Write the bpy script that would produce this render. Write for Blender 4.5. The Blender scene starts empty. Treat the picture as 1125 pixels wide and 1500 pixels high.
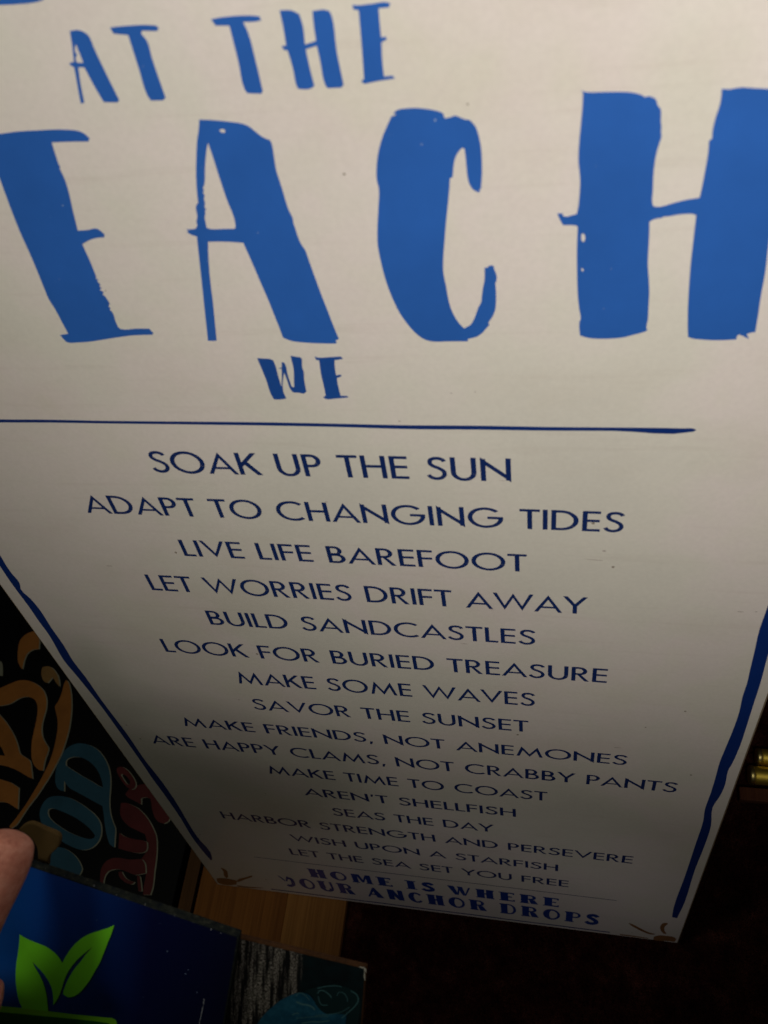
import bpy, bmesh, math, random
from mathutils import Vector, Matrix
from mathutils.geometry import delaunay_2d_cdt

random.seed(7)
scene = bpy.context.scene
COL = scene.collection

# ------------------------------------------------------------------ camera
FPX, CX, CY = 1282.31, 562.5, 750.0          # focal length and centre of the 1125 x 1500 photograph, in its pixels
AX = Vector((0.97857419, 0.0334298, -0.20316249))     # world x (along the sign's width) in camera axes (right, down, forward)
AG = Vector((0.15852623, 0.50731848, 0.84705218))     # gravity in camera axes
AU = -AG
AY = AU.cross(AX)
CAM = Vector((0.37193, -0.10089, 1.01172))


def to_world(c):
    return Vector((AX.dot(c), AY.dot(c), AU.dot(c)))


def ray(px, py):
    return to_world(Vector(((px - CX) / FPX, (py - CY) / FPX, 1.0)))


cam_d = bpy.data.cameras.new('camera')
cam = bpy.data.objects.new('camera', cam_d)
COL.objects.link(cam)
bx_, by_, bz_ = to_world(Vector((1, 0, 0))), to_world(Vector((0, -1, 0))), to_world(Vector((0, 0, -1)))
M = Matrix((bx_, by_, bz_)).transposed().to_4x4()
M.translation = CAM
cam.matrix_world = M
cam_d.sensor_fit = 'VERTICAL'
cam_d.sensor_height = 36.0
cam_d.lens = FPX / 1500 * 36.0
cam_d.clip_start = 0.01
cam_d.clip_end = 50
cam_d.dof.use_dof = True
cam_d.dof.focus_distance = 0.66
cam_d.dof.aperture_fstop = 12
scene.camera = cam

# ------------------------------------------------------------------ light
world = bpy.data.worlds.new("World")
scene.world = world
world.use_nodes = True
world.node_tree.nodes['Background'].inputs[0].default_value = (1.0, 0.9, 0.8, 1)
world.node_tree.nodes['Background'].inputs[1].default_value = 0.004


def spot(name, loc, d, power, size, blend, radius, col):
    l = bpy.data.lights.new(name, 'SPOT')
    l.energy, l.spot_size, l.spot_blend, l.shadow_soft_size, l.color = power, size, blend, radius, col
    o = bpy.data.objects.new(name, l)
    COL.objects.link(o)
    o.location = loc
    o.rotation_euler = Vector(d).to_track_quat('-Z', 'Y').to_euler()
    return o


spot('room_lamp', (0.62, -0.45, 1.62), (-0.06, 0.886, -0.545), 67.0, 1.44, 0.98, 0.24, (1.0, 0.955, 0.89))
spot('centre_fill', (0.44, -0.52, 1.12), (-0.16, 0.62, -0.50), 3.2, math.radians(40), 1.0, 0.08, (1.0, 0.94, 0.86))  # added fill without a known source, lifts the middle of the sign
spot('ceiling_lamp', (-0.20, -0.15, 1.40), (0.05, 0.0, -1), 5.5, 2.4, 1.0, 0.10, (0.97, 0.96, 0.80))
spot('foot_fill', (0.52, -0.62, 0.55), (-0.20, 0.62, -0.50), 1.15, math.radians(38), 0.9, 0.03, (.98, .93, .98))  # invented narrow spot, added to brighten the lower part of the sign

scene.view_settings.view_transform = 'Standard'
scene.view_settings.look = 'None'
scene.view_settings.exposure = 0
scene.view_settings.gamma = 1


# ------------------------------------------------------------------ materials
def mat(name, col, rough=0.6, spec=0.4, metal=0.0):
    m = bpy.data.materials.new(name)
    m.use_nodes = True
    b = m.node_tree.nodes['Principled BSDF']
    b.inputs['Base Color'].default_value = (*col, 1)
    b.inputs['Roughness'].default_value = rough
    b.inputs['Specular IOR Level'].default_value = spec
    b.inputs['Metallic'].default_value = metal
    m.diffuse_color = (*col, 1)
    return m


class NT:
    def __init__(self, m):
        self.t = m.node_tree
        self.b = self.t.nodes['Principled BSDF']

    def n(self, kind, **kw):
        nd = self.t.nodes.new(kind)
        for k, v in kw.items():
            if k in nd.inputs.keys():
                nd.inputs[k].default_value = v
            else:
                setattr(nd, k, v)
        return nd

    def l(self, a, b):
        self.t.links.new(a, b)

    def coord(self, scale=(1, 1, 1)):
        tc = self.n('ShaderNodeTexCoord')
        mp = self.n('ShaderNodeMapping')
        mp.inputs['Scale'].default_value = scale
        self.l(tc.outputs['Object'], mp.inputs['Vector'])
        return mp.outputs['Vector']

    def noise(self, vec, scale, detail=3, rough=0.5):
        nd = self.n('ShaderNodeTexNoise')
        nd.inputs['Scale'].default_value = scale
        nd.inputs['Detail'].default_value = detail
        nd.inputs['Roughness'].default_value = rough
        self.l(vec, nd.inputs['Vector'])
        return nd.outputs['Fac']

    def ramp(self, fac, stops):
        r = self.n('ShaderNodeValToRGB')
        e = r.color_ramp.elements
        while len(e) < len(stops):
            e.new(0.5)
        for i, (p, c) in enumerate(stops):
            e[i].position = p
            e[i].color = (*c, 1) if len(c) == 3 else c
        self.l(fac, r.inputs['Fac'])
        return r.outputs['Color']

    def mix(self, fac, a, b, mode='MIX'):
        x = self.n('ShaderNodeMix', data_type='RGBA', blend_type=mode)
        for s, v in ((x.inputs[0], fac), (x.inputs[6], a), (x.inputs[7], b)):
            if hasattr(v, 'is_linked') or hasattr(v, 'links'):
                self.l(v, s)
            elif isinstance(v, (int, float)):
                s.default_value = v
            else:
                s.default_value = (*v, 1)
        return x.outputs[2]

    def bump(self, h, strength, dist):
        b = self.n('ShaderNodeBump')
        b.inputs['Strength'].default_value = strength
        b.inputs['Distance'].default_value = dist
        self.l(h, b.inputs['Height'])
        self.l(b.outputs['Normal'], self.b.inputs['Normal'])


def grey(v):
    return (v, v, v)


def painted_board_mat():
    m = mat('cream_painted_board', (.8, .75, .68), 0.48, 0.35)
    t = NT(m)
    v = t.coord()
    big = t.noise(v, 7.0, 4, .6)
    base = t.ramp(big, [(0.30, (.79, .755, .67)), (0.44, (.82, .78, .69)), (0.55, (.855, .775, .725)), (0.64, (.825, .775, .68)), (0.78, (.855, .77, .725))])
    fine = t.noise(v, 420, 2)
    base = t.mix(1.0, base, t.ramp(fine, [(.25, grey(.945)), (.75, grey(1.0))]), 'MULTIPLY')
    smear = t.noise(t.coord((3.2, 1, 5.5)), 1.6, 6, .62)
    base = t.mix(1.0, base, t.ramp(smear, [(.30, (.93, .915, .90)), (.46, grey(.985)), (.6, grey(1))]), 'MULTIPLY')
    # horizontal rubbed streaks
    st = t.noise(t.coord((9, 1, 160)), 1.0, 4, .65)
    base = t.mix(1.0, base, t.ramp(st, [(.28, (.955, .945, .94)), (.42, grey(1)), (.8, grey(1))]), 'MULTIPLY')
    # sparse small dark specks
    vo = t.n('ShaderNodeTexVoronoi')
    vo.inputs['Scale'].default_value = 62
    t.l(v, vo.inputs['Vector'])
    gate = t.noise(v, 25, 1)
    sp = t.n('ShaderNodeMath', operation='MULTIPLY')
    a = t.n('ShaderNodeMath', operation='LESS_THAN')
    a.inputs[1].default_value = 0.055
    t.l(vo.outputs['Distance'], a.inputs[0])
    g = t.n('ShaderNodeMath', operation='GREATER_THAN')
    g.inputs[1].default_value = 0.60
    t.l(gate, g.inputs[0])
    t.l(a.outputs[0], sp.inputs[0])
    t.l(g.outputs[0], sp.inputs[1])
    base = t.mix(sp.outputs[0], base, (.33, .28, .22))
    t.l(base, t.b.inputs['Base Color'])
    t.l(t.ramp(t.noise(v, 14, 4, .6), [(.3, grey(.40)), (.7, grey(.56))]), t.b.inputs['Roughness'])
    t.b.inputs['Coat Weight'].default_value = .8
    t.b.inputs['Coat Roughness'].default_value = .12
    t.bump(t.noise(t.coord((1, 1, 1.6)), 700, 2), 0.12, 0.0004)
    return m


def ink_mat(name, col, rough=.45, spec=.45, var=.12, specks=False):
    m = mat(name, col, rough, spec)
    t = NT(m)
    v = t.coord()
    n = t.noise(v, 30, 4, .6)
    c = t.mix(1.0, col, t.ramp(n, [(.3, grey(1 - var)), (.7, grey(1.0))]), 'MULTIPLY')
    if specks:
        sp = t.noise(v, 520, 1)
        gate = t.noise(v, 12, 2)
        a = t.n('ShaderNodeMath', operation='GREATER_THAN')
        a.inputs[1].default_value = .80
        t.l(sp, a.inputs[0])
        g = t.n('ShaderNodeMath', operation='GREATER_THAN')
        g.inputs[1].default_value = .50
        t.l(gate, g.inputs[0])
        k = t.n('ShaderNodeMath', operation='MULTIPLY')
        t.l(a.outputs[0], k.inputs[0])
        t.l(g.outputs[0], k.inputs[1])
        c = t.mix(k.outputs[0], c, (.30, .40, .62))
    t.l(c, t.b.inputs['Base Color'])
    if 'ink' in name:
        t.b.inputs['Coat Weight'].default_value = .8
        t.b.inputs['Coat Roughness'].default_value = .12
    t.bump(t.noise(v, 650, 2), 0.10, 0.0003)
    return m


BOARD = painted_board_mat()
BLUE = ink_mat('brush_blue_ink', (.026, .138, .530), specks=True)
NAVY = ink_mat('text_navy_ink', (.007, .028, .150), .5, .3)
STRIPE = ink_mat('border_navy_ink', (.004, .032, .20), .5, .3)
FOOT = ink_mat('foot_lettering_blue_ink', (.006, .050, .30), .5, .3)
SIENNA = ink_mat('starfish_brown_ink', (.34, .16, .06), .6, .2, .35)
EDGE = mat('raw_board_edge', (.22, .16, .10), .8, .2)
STAIN = mat('scuff_mark', (.50, .44, .40), .6, .2)


def wood_mat(name, c1, c2, seed):
    m = mat(name, c1, .6, .08)
    t = NT(m)
    tc = t.n('ShaderNodeTexCoord')
    mp = t.n('ShaderNodeMapping')
    mp.inputs['Scale'].default_value = (60, 2.2, 10)
    mp.inputs['Location'].default_value = (seed, seed * 2.3, 0)
    t.l(tc.outputs['Object'], mp.inputs['Vector'])
    g = t.noise(mp.outputs['Vector'], 1.5, 6, .65)
    mp2 = t.n('ShaderNodeMapping')
    mp2.inputs['Scale'].default_value = (420, 6, 10)
    t.l(tc.outputs['Object'], mp2.inputs['Vector'])
    f = t.noise(mp2.outputs['Vector'], 1.2, 3, .6)
    c = t.ramp(g, [(.3, c2), (.55, c1), (.75, tuple(x * 1.2 for x in c1))])
    c = t.mix(1.0, c, t.ramp(f, [(.3, grey(.72)), (.6, grey(1))]), 'MULTIPLY')
    t.l(c, t.b.inputs['Base Color'])
    t.bump(f, .25, .0006)
    return m


WOOD_A = wood_mat('dull_brown_plank', (.13, .06, .022), (.07, .03, .01), 3)
WOOD_B = wood_mat('honey_plank', (.30, .115, .026), (.19, .065, .014), 9)
WOOD_C = wood_mat('pale_honey_plank', (.38, .17, .045), (.27, .11, .028), 21)


def carpet_mat():
    m = mat('dark_red_carpet', (.02, .008, .006), .95, .05)
    t = NT(m)
    v = t.coord()
    n = t.noise(v, 40, 6, .75)
    f = t.noise(v, 900, 2, .6)
    c = t.ramp(n, [(.3, (.020, .006, .005)), (.55, (.09, .025, .017)), (.75, (.22, .07, .048))])
    c = t.mix(1.0, c, t.ramp(f, [(.35, grey(.25)), (.7, grey(1.3))]), 'MULTIPLY')
    t.l(c, t.b.inputs['Base Color'])
    t.bump(f, .9, .004)
    return m


CARPET = carpet_mat()
TUFT = mat('carpet_fibre', (.13, .045, .03), .95, .05)
WALL = mat('dark_wall_paint', (.012, .010, .010), .9, .1)
BLACKBOARD = mat('matt_black_print', (.0035, .0035, .0045), .6, .12)
ORANGE = ink_mat('print_orange', (.52, .20, .045), .6, .2, .3)
OCHRE = ink_mat('print_ochre', (.36, .20, .07), .6, .2, .3)
TEAL = ink_mat('print_slate_blue', (.035, .125, .20), .6, .2, .3)
RED = ink_mat('print_dull_red', (.15, .024, .026), .6, .2, .35)
CREAM = ink_mat('print_cream_edge', (.36, .36, .27), .6, .2, .35)
TAN = ink_mat('tan_leather', (.10, .062, .022), .9, .1, .3)
BRASS = mat('polished_brass', (.98, .74, .12), .55, .5, 1.0)
GOLDEND = mat('brass_end_cap', (.85, .70, .26), .40, .5, 1.0)


# ------------------------------------------------------------------ object helpers
def link(name, me, m, parent=None, kind=None):
    if m is not None:
        me.materials.append(m)
    o = bpy.data.objects.new(name, me)
    COL.objects.link(o)
    if parent is not None:
        o.parent = parent
        o.matrix_parent_inverse = parent_inv(parent)
    if kind:
        o['kind'] = kind
    return o


def parent_inv(p):
    m = p.matrix_basis.copy()
    while p.parent is not None:
        p = p.parent
        m = p.matrix_basis @ m if p is None else m
    return m.inverted() if m is not None else Matrix()


def thing(name, label, cat, loc=(0, 0, 0), group=None):
    o = bpy.data.objects.new(name, None)
    o.empty_display_size = .05
    COL.objects.link(o)
    o.location = loc
    o['label'], o['category'] = label, cat
    if group:
        o['group'] = group
    return o


def smooth_outline(pts, sub=4, corner=42, closed=True):
    n = len(pts)
    P = [Vector((p[0], p[1])) for p in pts]
    tan = []
    for i in range(n):
        a, b, c = P[i - 1], P[i], P[(i + 1) % n]
        u, w = (b - a), (c - b)
        if u.length < 1e-9 or w.length < 1e-9:
            tan.append(None)
            continue
        tan.append(((u.normalized() + w.normalized()).normalized()) if math.degrees(u.angle(w)) < corner else None)
    out = []
    for i in range(n):
        a, b = P[i], P[(i + 1) % n]
        L = (b - a).length
        ta, tb = tan[i], tan[(i + 1) % n]
        if ta is None and tb is None:
            out.append(a)
            continue
        d = (b - a)
        m0 = ta * L if ta is not None else d
        m1 = tb * L if tb is not None else d
        for k in range(sub):
            s = k / sub
            h00 = 2 * s**3 - 3 * s**2 + 1
            h10 = s**3 - 2 * s**2 + s
            h01 = -2 * s**3 + 3 * s**2
            h11 = s**3 - s**2
            out.append(a * h00 + m0 * h10 + b * h01 + m1 * h11)
    return [(p.x, p.y) for p in out]


class Flat:
    """flat print: polygons (with holes) given as 3-D loops"""
    def __init__(self):
        self.v, self.f = [], []

    def poly(self, loops):
        L = [[Vector(p) for p in lp] for lp in loops]
        o = L[0][0]
        nrm = Vector((0, 0, 0))
        for i in range(len(L[0])):
            nrm += (L[0][i] - o).cross(L[0][(i + 1) % len(L[0])] - o)
        nrm.normalize()
        ax = nrm.orthogonal().normalized()
        ay = nrm.cross(ax)
        pts, edges = [], []
        for lp in L:
            b = len(pts)
            pts += [Vector(((p - o).dot(ax) * 1000, (p - o).dot(ay) * 1000)) for p in lp]
            edges += [(b + i, b + (i + 1) % len(lp)) for i in range(len(lp))]
        r = delaunay_2d_cdt(pts, edges, [], 3 if len(L) == 1 else 2, 1e-5)
        if len(L) == 1:
            r = delaunay_2d_cdt(pts, edges, [], 1, 1e-5)
        else:
            r = delaunay_2d_cdt(pts, edges, [], 2, 1e-5)
            if not r[2]:
                r = delaunay_2d_cdt(pts, edges, [], 1, 1e-5)
        base = len(self.v)
        self.v.extend([o + ax * (p.x / 1000) + ay * (p.y / 1000) for p in r[0]])
        holes = [[(h - o).dot(ax) * 1000 for h in lp] for lp in L[1:]]
        for t in r[2]:
            c = sum((r[0][i] for i in t), Vector((0, 0))) / len(t)
            if len(L) > 1:
                k = 0
                b = 0
                for lp in L:
                    n = len(lp)
                    for i in range(n):
                        p, q = pts[b + i], pts[b + (i + 1) % n]
                        if (p.y > c.y) != (q.y > c.y) and c.x < (q.x - p.x) * (c.y - p.y) / (q.y - p.y) + p.x:
                            k += 1
                    b += n
                if k % 2 == 0:
                    continue
            self.f.append(tuple(base + i for i in t))

    def build(self, name, m, parent, facing):
        me = bpy.data.meshes.new(name)
        me.from_pydata([tuple(p) for p in self.v], [], self.f)
        me.update()
        bm = bmesh.new()
        bm.from_mesh(me)
        for f in bm.faces:
            if f.normal.dot(facing) < 0:
                f.normal_flip()
        bm.to_mesh(me)
        bm.free()
        return link(name, me, m, parent)


def box_mesh(name, origin, ex, ey, ez, m, parent=None, bevel=0.0, mats=None, kind=None):
    """box spanned by three edge vectors from a corner"""
    o, ex, ey, ez = Vector(origin), Vector(ex), Vector(ey), Vector(ez)
    vs = [o + ex * a + ey * b + ez * c for a in (0, 1) for b in (0, 1) for c in (0, 1)]
    bm = bmesh.new()
    V = [bm.verts.new(v) for v in vs]
    for f in ((0, 1, 3, 2), (4, 6, 7, 5), (0, 4, 5, 1), (2, 3, 7, 6), (0, 2, 6, 4), (1, 5, 7, 3)):
        bm.faces.new([V[i] for i in f])
    bmesh.ops.recalc_face_normals(bm, faces=bm.faces)
    if bevel:
        bmesh.ops.bevel(bm, geom=bm.edges[:], offset=bevel, segments=2, affect='EDGES', profile=.5)
    me = bpy.data.meshes.new(name)
    bm.to_mesh(me)
    bm.free()
    return link(name, me, m, parent, kind)


# ------------------------------------------------------------------ planes of the place
LEAN = math.radians(12)
SU = Vector((1, 0, 0))                                   # along the sign
SD = Vector((0, -math.sin(LEAN), -math.cos(LEAN)))       # down the sign
SN = Vector((0, -math.cos(LEAN), math.sin(LEAN)))        # out of the sign


def on_plane(px, py, p0, n):
    d = ray(px, py)
    return CAM + d * ((p0 - CAM).dot(n) / d.dot(n))


S0 = on_plane(314, 1290.5, Vector((0, 0, 0)), SN)        # bottom left front corner of the sign
W_SIGN = on_plane(993.6, 1382.5, S0, SN).x - S0.x
H_SIGN = 1.18


def suv(px, py):
    p = on_plane(px, py, S0, SN) - S0
    return p.dot(SU), p.dot(SD)


def sxyz(u, v, off=0.00012):
    return S0 + SU * u + SD * v + SN * off


def sproj(pts, off=0.00012):
    return [sxyz(*suv(*p), off) for p in pts]


# ------------------------------------------------------------------ setting
ZF = -.022                                                # floor level: the sign stands on a low plank platform


def sheet(name, x0, x1, y0, y1, z, m, kind='structure'):
    me = bpy.data.meshes.new(name)
    me.from_pydata([(x0, y0, z), (x1, y0, z), (x1, y1, z), (x0, y1, z)], [], [(0, 1, 2, 3)])
    return link(name, me, m, None, kind)


sheet('carpet_floor', -1.6, 2.0, -1.6, .62, ZF, CARPET)
me = bpy.data.meshes.new('wall')
me.from_pydata([(-1.6, .6, -.03), (2.0, .6, -.03), (2.0, .6, 2.2), (-1.6, .6, 2.2)], [], [(0, 1, 2, 3)])
link('wall', me, WALL, None, 'structure')

# carpet tufts: short fibre wedges standing out of the sheet
vs, fs = [], []
for i in range(26000):
    x, y = random.uniform(.02, .66), random.uniform(-.22, .30)
    if x < .165 and y > -.11:
        continue
    a = random.uniform(0, math.tau)
    w, h = random.uniform(.0006, .0013), random.uniform(.002, .0062)
    dx, dy = math.cos(a) * w, math.sin(a) * w
    lx, ly = random.gauss(0, .0016), random.gauss(0, .0016)
    b = len(vs)
    vs += [(x - dx, y - dy, ZF - .0005), (x + dx, y + dy, ZF - .0005), (x + lx, y + ly, ZF + h)]
    fs.append((b, b + 1, b + 2))
me = bpy.data.meshes.new('carpet_tufts')
me.from_pydata(vs, [], fs)
tf = link('carpet_tufts', me, CARPET, None, 'stuff')
tf['label'], tf['category'] = 'dark red brown carpet pile in front of the white sign', 'carpet'

# low wooden platform under the sign: planks running away from the camera
plat = thing('wooden_platform', 'low honey coloured plank platform under the lower left corner of the white sign', 'platform', (.08, 0, 0))
ZP = S0.z - 0.0116
XL = on_plane(258, 1340, Vector((0, 0, ZP)), Vector((0, 0, 1))).x
XG = on_plane(289, 1300, Vector((0, 0, ZP)), Vector((0, 0, 1))).x
XM = on_plane(415, 1350, Vector((0, 0, ZP)), Vector((0, 0, 1))).x
XR = on_plane(500.5, 1370, Vector((0, 0, ZP)), Vector((0, 0, 1))).x
for x0, x1, m in ((XL, XG - .002, WOOD_A), (XG + .002, XM - .0001, WOOD_B), (XM + .0001, XR, WOOD_C)):
    box_mesh('plank', (x0, -.125, ZF + .001), (x1 - x0, 0, 0), (0, .43, 0), (0, 0, ZP - ZF - .001), m, plat, .0004)

# dark shelf higher up, which the sign leans on (above the frame)
shelf = thing('dark_shelf', 'dark shelf board behind the top of the white sign', 'shelf', (.3, .42, 1.03))
BLACKWOOD = mat('black_stained_wood', (.03, .025, .022), .7, .2)
box_mesh('shelf_board', (.03, .232, 1.02), (.87, 0, 0), (0, .36, 0), (0, 0, .022), BLACKWOOD, shelf, .001)
for xx in (.05, .86):
    box_mesh('bracket', (xx, .30, .92), (.02, 0, 0), (0, .29, 0), (0, 0, .0995), BLACKWOOD, shelf, .001)

# ------------------------------------------------------------------ the white sign
sign = thing('beach_sign', 'tall cream wooden sign with blue beach house rules leaning upright', 'sign', S0)
TH = .009
SINK = .0112
o = S0 - SN * TH + SD * SINK
bm = bmesh.new()
ex, ey, ez = SU * W_SIGN, -SD * (H_SIGN + SINK), SN * TH
V = [bm.verts.new(o + ex * a + ey * b + ez * c) for a in (0, 1) for b in (0, 1) for c in (0, 1)]
for f in ((0, 1, 3, 2), (4, 6, 7, 5), (0, 4, 5, 1), (2, 3, 7, 6), (0, 2, 6, 4), (1, 5, 7, 3)):
    bm.faces.new([V[i] for i in f])
bmesh.ops.recalc_face_normals(bm, faces=bm.faces)
bmesh.ops.bevel(bm, geom=bm.edges[:], offset=.0015, segments=2, affect='EDGES', profile=.5)
bm.normal_update()
for f in bm.faces:
    f.material_index = 0 if f.normal.dot(SN) > .999 else 1
me = bpy.data.meshes.new('board')
bm.to_mesh(me)
bm.free()
brd = link('board', me, BOARD, sign)
me.materials.append(EDGE)


# pixel outlines, written in the coordinates of enlarged crops: (points, scale, offset)
def px(pts, s, ox=0, oy=0):
    return [(x / s + ox, y / s + oy) for x, y in pts]


def letter(loops, s, ox, oy, m=BLUE, name='letter', off=.00012, sub=4, corner=42):
    fl = Flat()
    fl.poly([sproj(smooth_outline(px(lp, s, ox, oy), sub, corner), off) for lp in loops])
    return fl.build(name, m, sign, SN)


# top fragment of the lettering above AT THE
letter([[(-60, -70), (10, -78), (105, -60), (128, -20), (118, 0), (95, 6), (50, 11), (0, 13), (-60, 12)]], 1.875, 0, 0)
# AT THE
A1 = (1.875, 0, 0)
letter([[(192, 85), (215, 82), (238, 92), (248, 105), (258, 130), (290, 198), (328, 275), (322, 281), (285, 280), (258, 234), (232, 185), (215, 184), (222, 232), (232, 282), (222, 284), (213, 236), (204, 185), (192, 178), (192, 172), (203, 170), (199, 130), (196, 110)],
        [(208, 120), (217, 142), (229, 172), (212, 172), (207, 160), (212, 150), (206, 140)]], *A1)
letter([[(302, 75), (330, 72), (400, 68), (430, 70), (437, 78), (430, 85), (390, 84), (388, 92), (404, 112), (418, 160), (455, 268), (448, 275), (415, 276), (405, 262), (382, 190), (352, 96), (312, 92)]], *A1)
letter([[(580, 52), (610, 47), (680, 42), (712, 44), (718, 55), (700, 59), (668, 60), (682, 90), (702, 165), (722, 250), (718, 257), (680, 256), (672, 245), (655, 170), (630, 70), (592, 70)]], *A1)
letter([[(768, 28), (800, 28), (822, 38), (832, 70), (838, 122), (868, 112), (862, 70), (858, 30), (890, 26), (905, 30), (912, 45), (925, 140), (944, 232), (938, 240), (900, 242), (893, 232), (880, 170), (870, 125), (840, 135), (852, 190), (864, 236), (850, 244), (820, 244), (815, 236), (805, 190), (790, 138), (780, 137), (773, 125), (786, 125), (778, 75)]], *A1)
letter([[(968, 12), (975, 14), (1020, 10), (1065, 6), (1072, 10), (1068, 20), (1040, 22), (1043, 60), (1047, 102), (1060, 100), (1062, 108), (1048, 116), (1050, 165), (1055, 210), (1078, 207), (1085, 215), (1040, 222), (1000, 230), (992, 222), (1000, 216), (993, 120), (985, 28), (970, 25)]], *A1)
# BEACH (its B lies beyond the left of the picture)
letter([[(-560, 215), (-470, 185), (-330, 182), (-255, 215), (-225, 290), (-230, 380), (-250, 440), (-190, 520), (-130, 680), (-90, 860), (-95, 1050), (-130, 1200), (-200, 1300), (-260, 1330), (-330, 1335), (-400, 1150), (-480, 800), (-560, 450)]], 3.75, -40, 150)
E2 = (3.75, 0, 150)
letter([[(-75, 186), (0, 172), (110, 158), (220, 152), (330, 148), (430, 156), (460, 168), (492, 195), (487, 214), (390, 215), (285, 219), (292, 245), (310, 300), (325, 343), (332, 350), (327, 360), (352, 412), (375, 480), (400, 590), (428, 704), (480, 700), (530, 692), (552, 704), (575, 725), (572, 741), (545, 742), (500, 752), (452, 778), (490, 860), (530, 958), (526, 968), (542, 972), (534, 982), (552, 998), (546, 1012), (560, 1018), (548, 1030), (570, 1040), (564, 1056), (577, 1064), (603, 1105), (596, 1120), (608, 1128), (603, 1140), (615, 1148), (640, 1215), (652, 1236), (668, 1245), (750, 1242), (820, 1242), (843, 1267), (838, 1275), (720, 1280), (640, 1291), (550, 1305), (490, 1314), (430, 1318), (370, 1317), (350, 1300), (330, 1277), (375, 1270), (340, 1205), (300, 1130), (268, 1080), (245, 1025), (215, 950), (160, 820), (110, 710), (40, 530), (0, 420), (-50, 290)]], *E2)
E3 = (3.3333, 250, 150)
letter([[(140, 83), (205, 86), (300, 95), (340, 101), (368, 109), (385, 118), (410, 138), (440, 162), (465, 176), (485, 184), (492, 197), (499, 225), (508, 285), (517, 335), (530, 375), (548, 432), (575, 520), (598, 570), (599, 585), (608, 612), (620, 650), (638, 692), (656, 718), (675, 770), (700, 840), (735, 935), (770, 1025), (795, 1090), (822, 1155), (805, 1161), (812, 1170), (806, 1177), (770, 1177), (700, 1175), (640, 1171), (600, 1166), (572, 1158), (548, 1147), (535, 1110), (510, 1048), (480, 972), (440, 880), (398, 782), (355, 685), (300, 681), (240, 679), (183, 680), (184, 740), (189, 820), (197, 900), (205, 960), (215, 1060), (225, 1163), (203, 1164), (182, 1163), (176, 1105), (168, 1030), (150, 860), (138, 750), (128, 655), (115, 650), (100, 645), (80, 633), (87, 625), (75, 618), (100, 619), (122, 616), (131, 600), (126, 580), (130, 560), (124, 520), (126, 500), (134, 490), (129, 440), (125, 380), (125, 290), (129, 190), (137, 130)],
        [(182, 195), (205, 262), (230, 340), (270, 462), (317, 600), (314, 616), (260, 617), (200, 618), (176, 612), (170, 582), (166, 560), (170, 540), (167, 530), (174, 520), (165, 510), (168, 490), (163, 470), (166, 455), (158, 440), (163, 430), (158, 415), (164, 402), (168, 320), (175, 235)],
        [(238, 135), (250, 129), (262, 132), (268, 140), (262, 148), (245, 144)]], *E3)
E4 = (3.75, 520, 130)
letter([[(212, 133), (230, 117), (280, 107), (340, 105), (420, 114), (455, 122), (475, 129), (486, 138), (489, 152), (497, 162), (525, 155), (552, 147), (585, 160), (608, 168), (628, 170), (648, 188), (665, 212), (678, 250), (685, 280), (693, 325), (697, 385), (698, 460), (693, 547), (682, 552), (688, 560), (680, 569), (663, 562), (645, 549), (628, 520), (618, 480), (612, 420), (607, 370), (601, 328), (592, 323), (578, 334), (562, 356), (550, 382), (542, 425), (537, 483), (522, 492), (518, 560), (509, 650), (500, 740), (492, 840), (486, 920), (485, 1000), (492, 1045), (500, 1080), (510, 1140), (522, 1190), (540, 1235), (565, 1278), (598, 1315), (618, 1306), (637, 1293), (655, 1262), (668, 1228), (680, 1195), (692, 1175), (697, 1140), (702, 1100), (712, 1045), (712, 982), (728, 981), (738, 970), (760, 970), (768, 998), (778, 1025), (776, 1058), (771, 1064), (775, 1110), (775, 1170), (770, 1215), (757, 1248), (733, 1283), (739, 1297), (722, 1315), (702, 1338), (670, 1361), (620, 1374), (622, 1387), (520, 1387), (420, 1387), (380, 1375), (345, 1352), (305, 1312), (250, 1238), (215, 1170), (185, 1098), (160, 1020), (138, 930), (125, 860), (123, 780), (128, 660), (131, 545), (122, 510), (118, 470), (121, 400), (130, 340), (152, 262), (200, 150), (222, 144), (226, 138), (214, 138)]], *E4)
E5 = (3.358, 790, 100)
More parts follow.
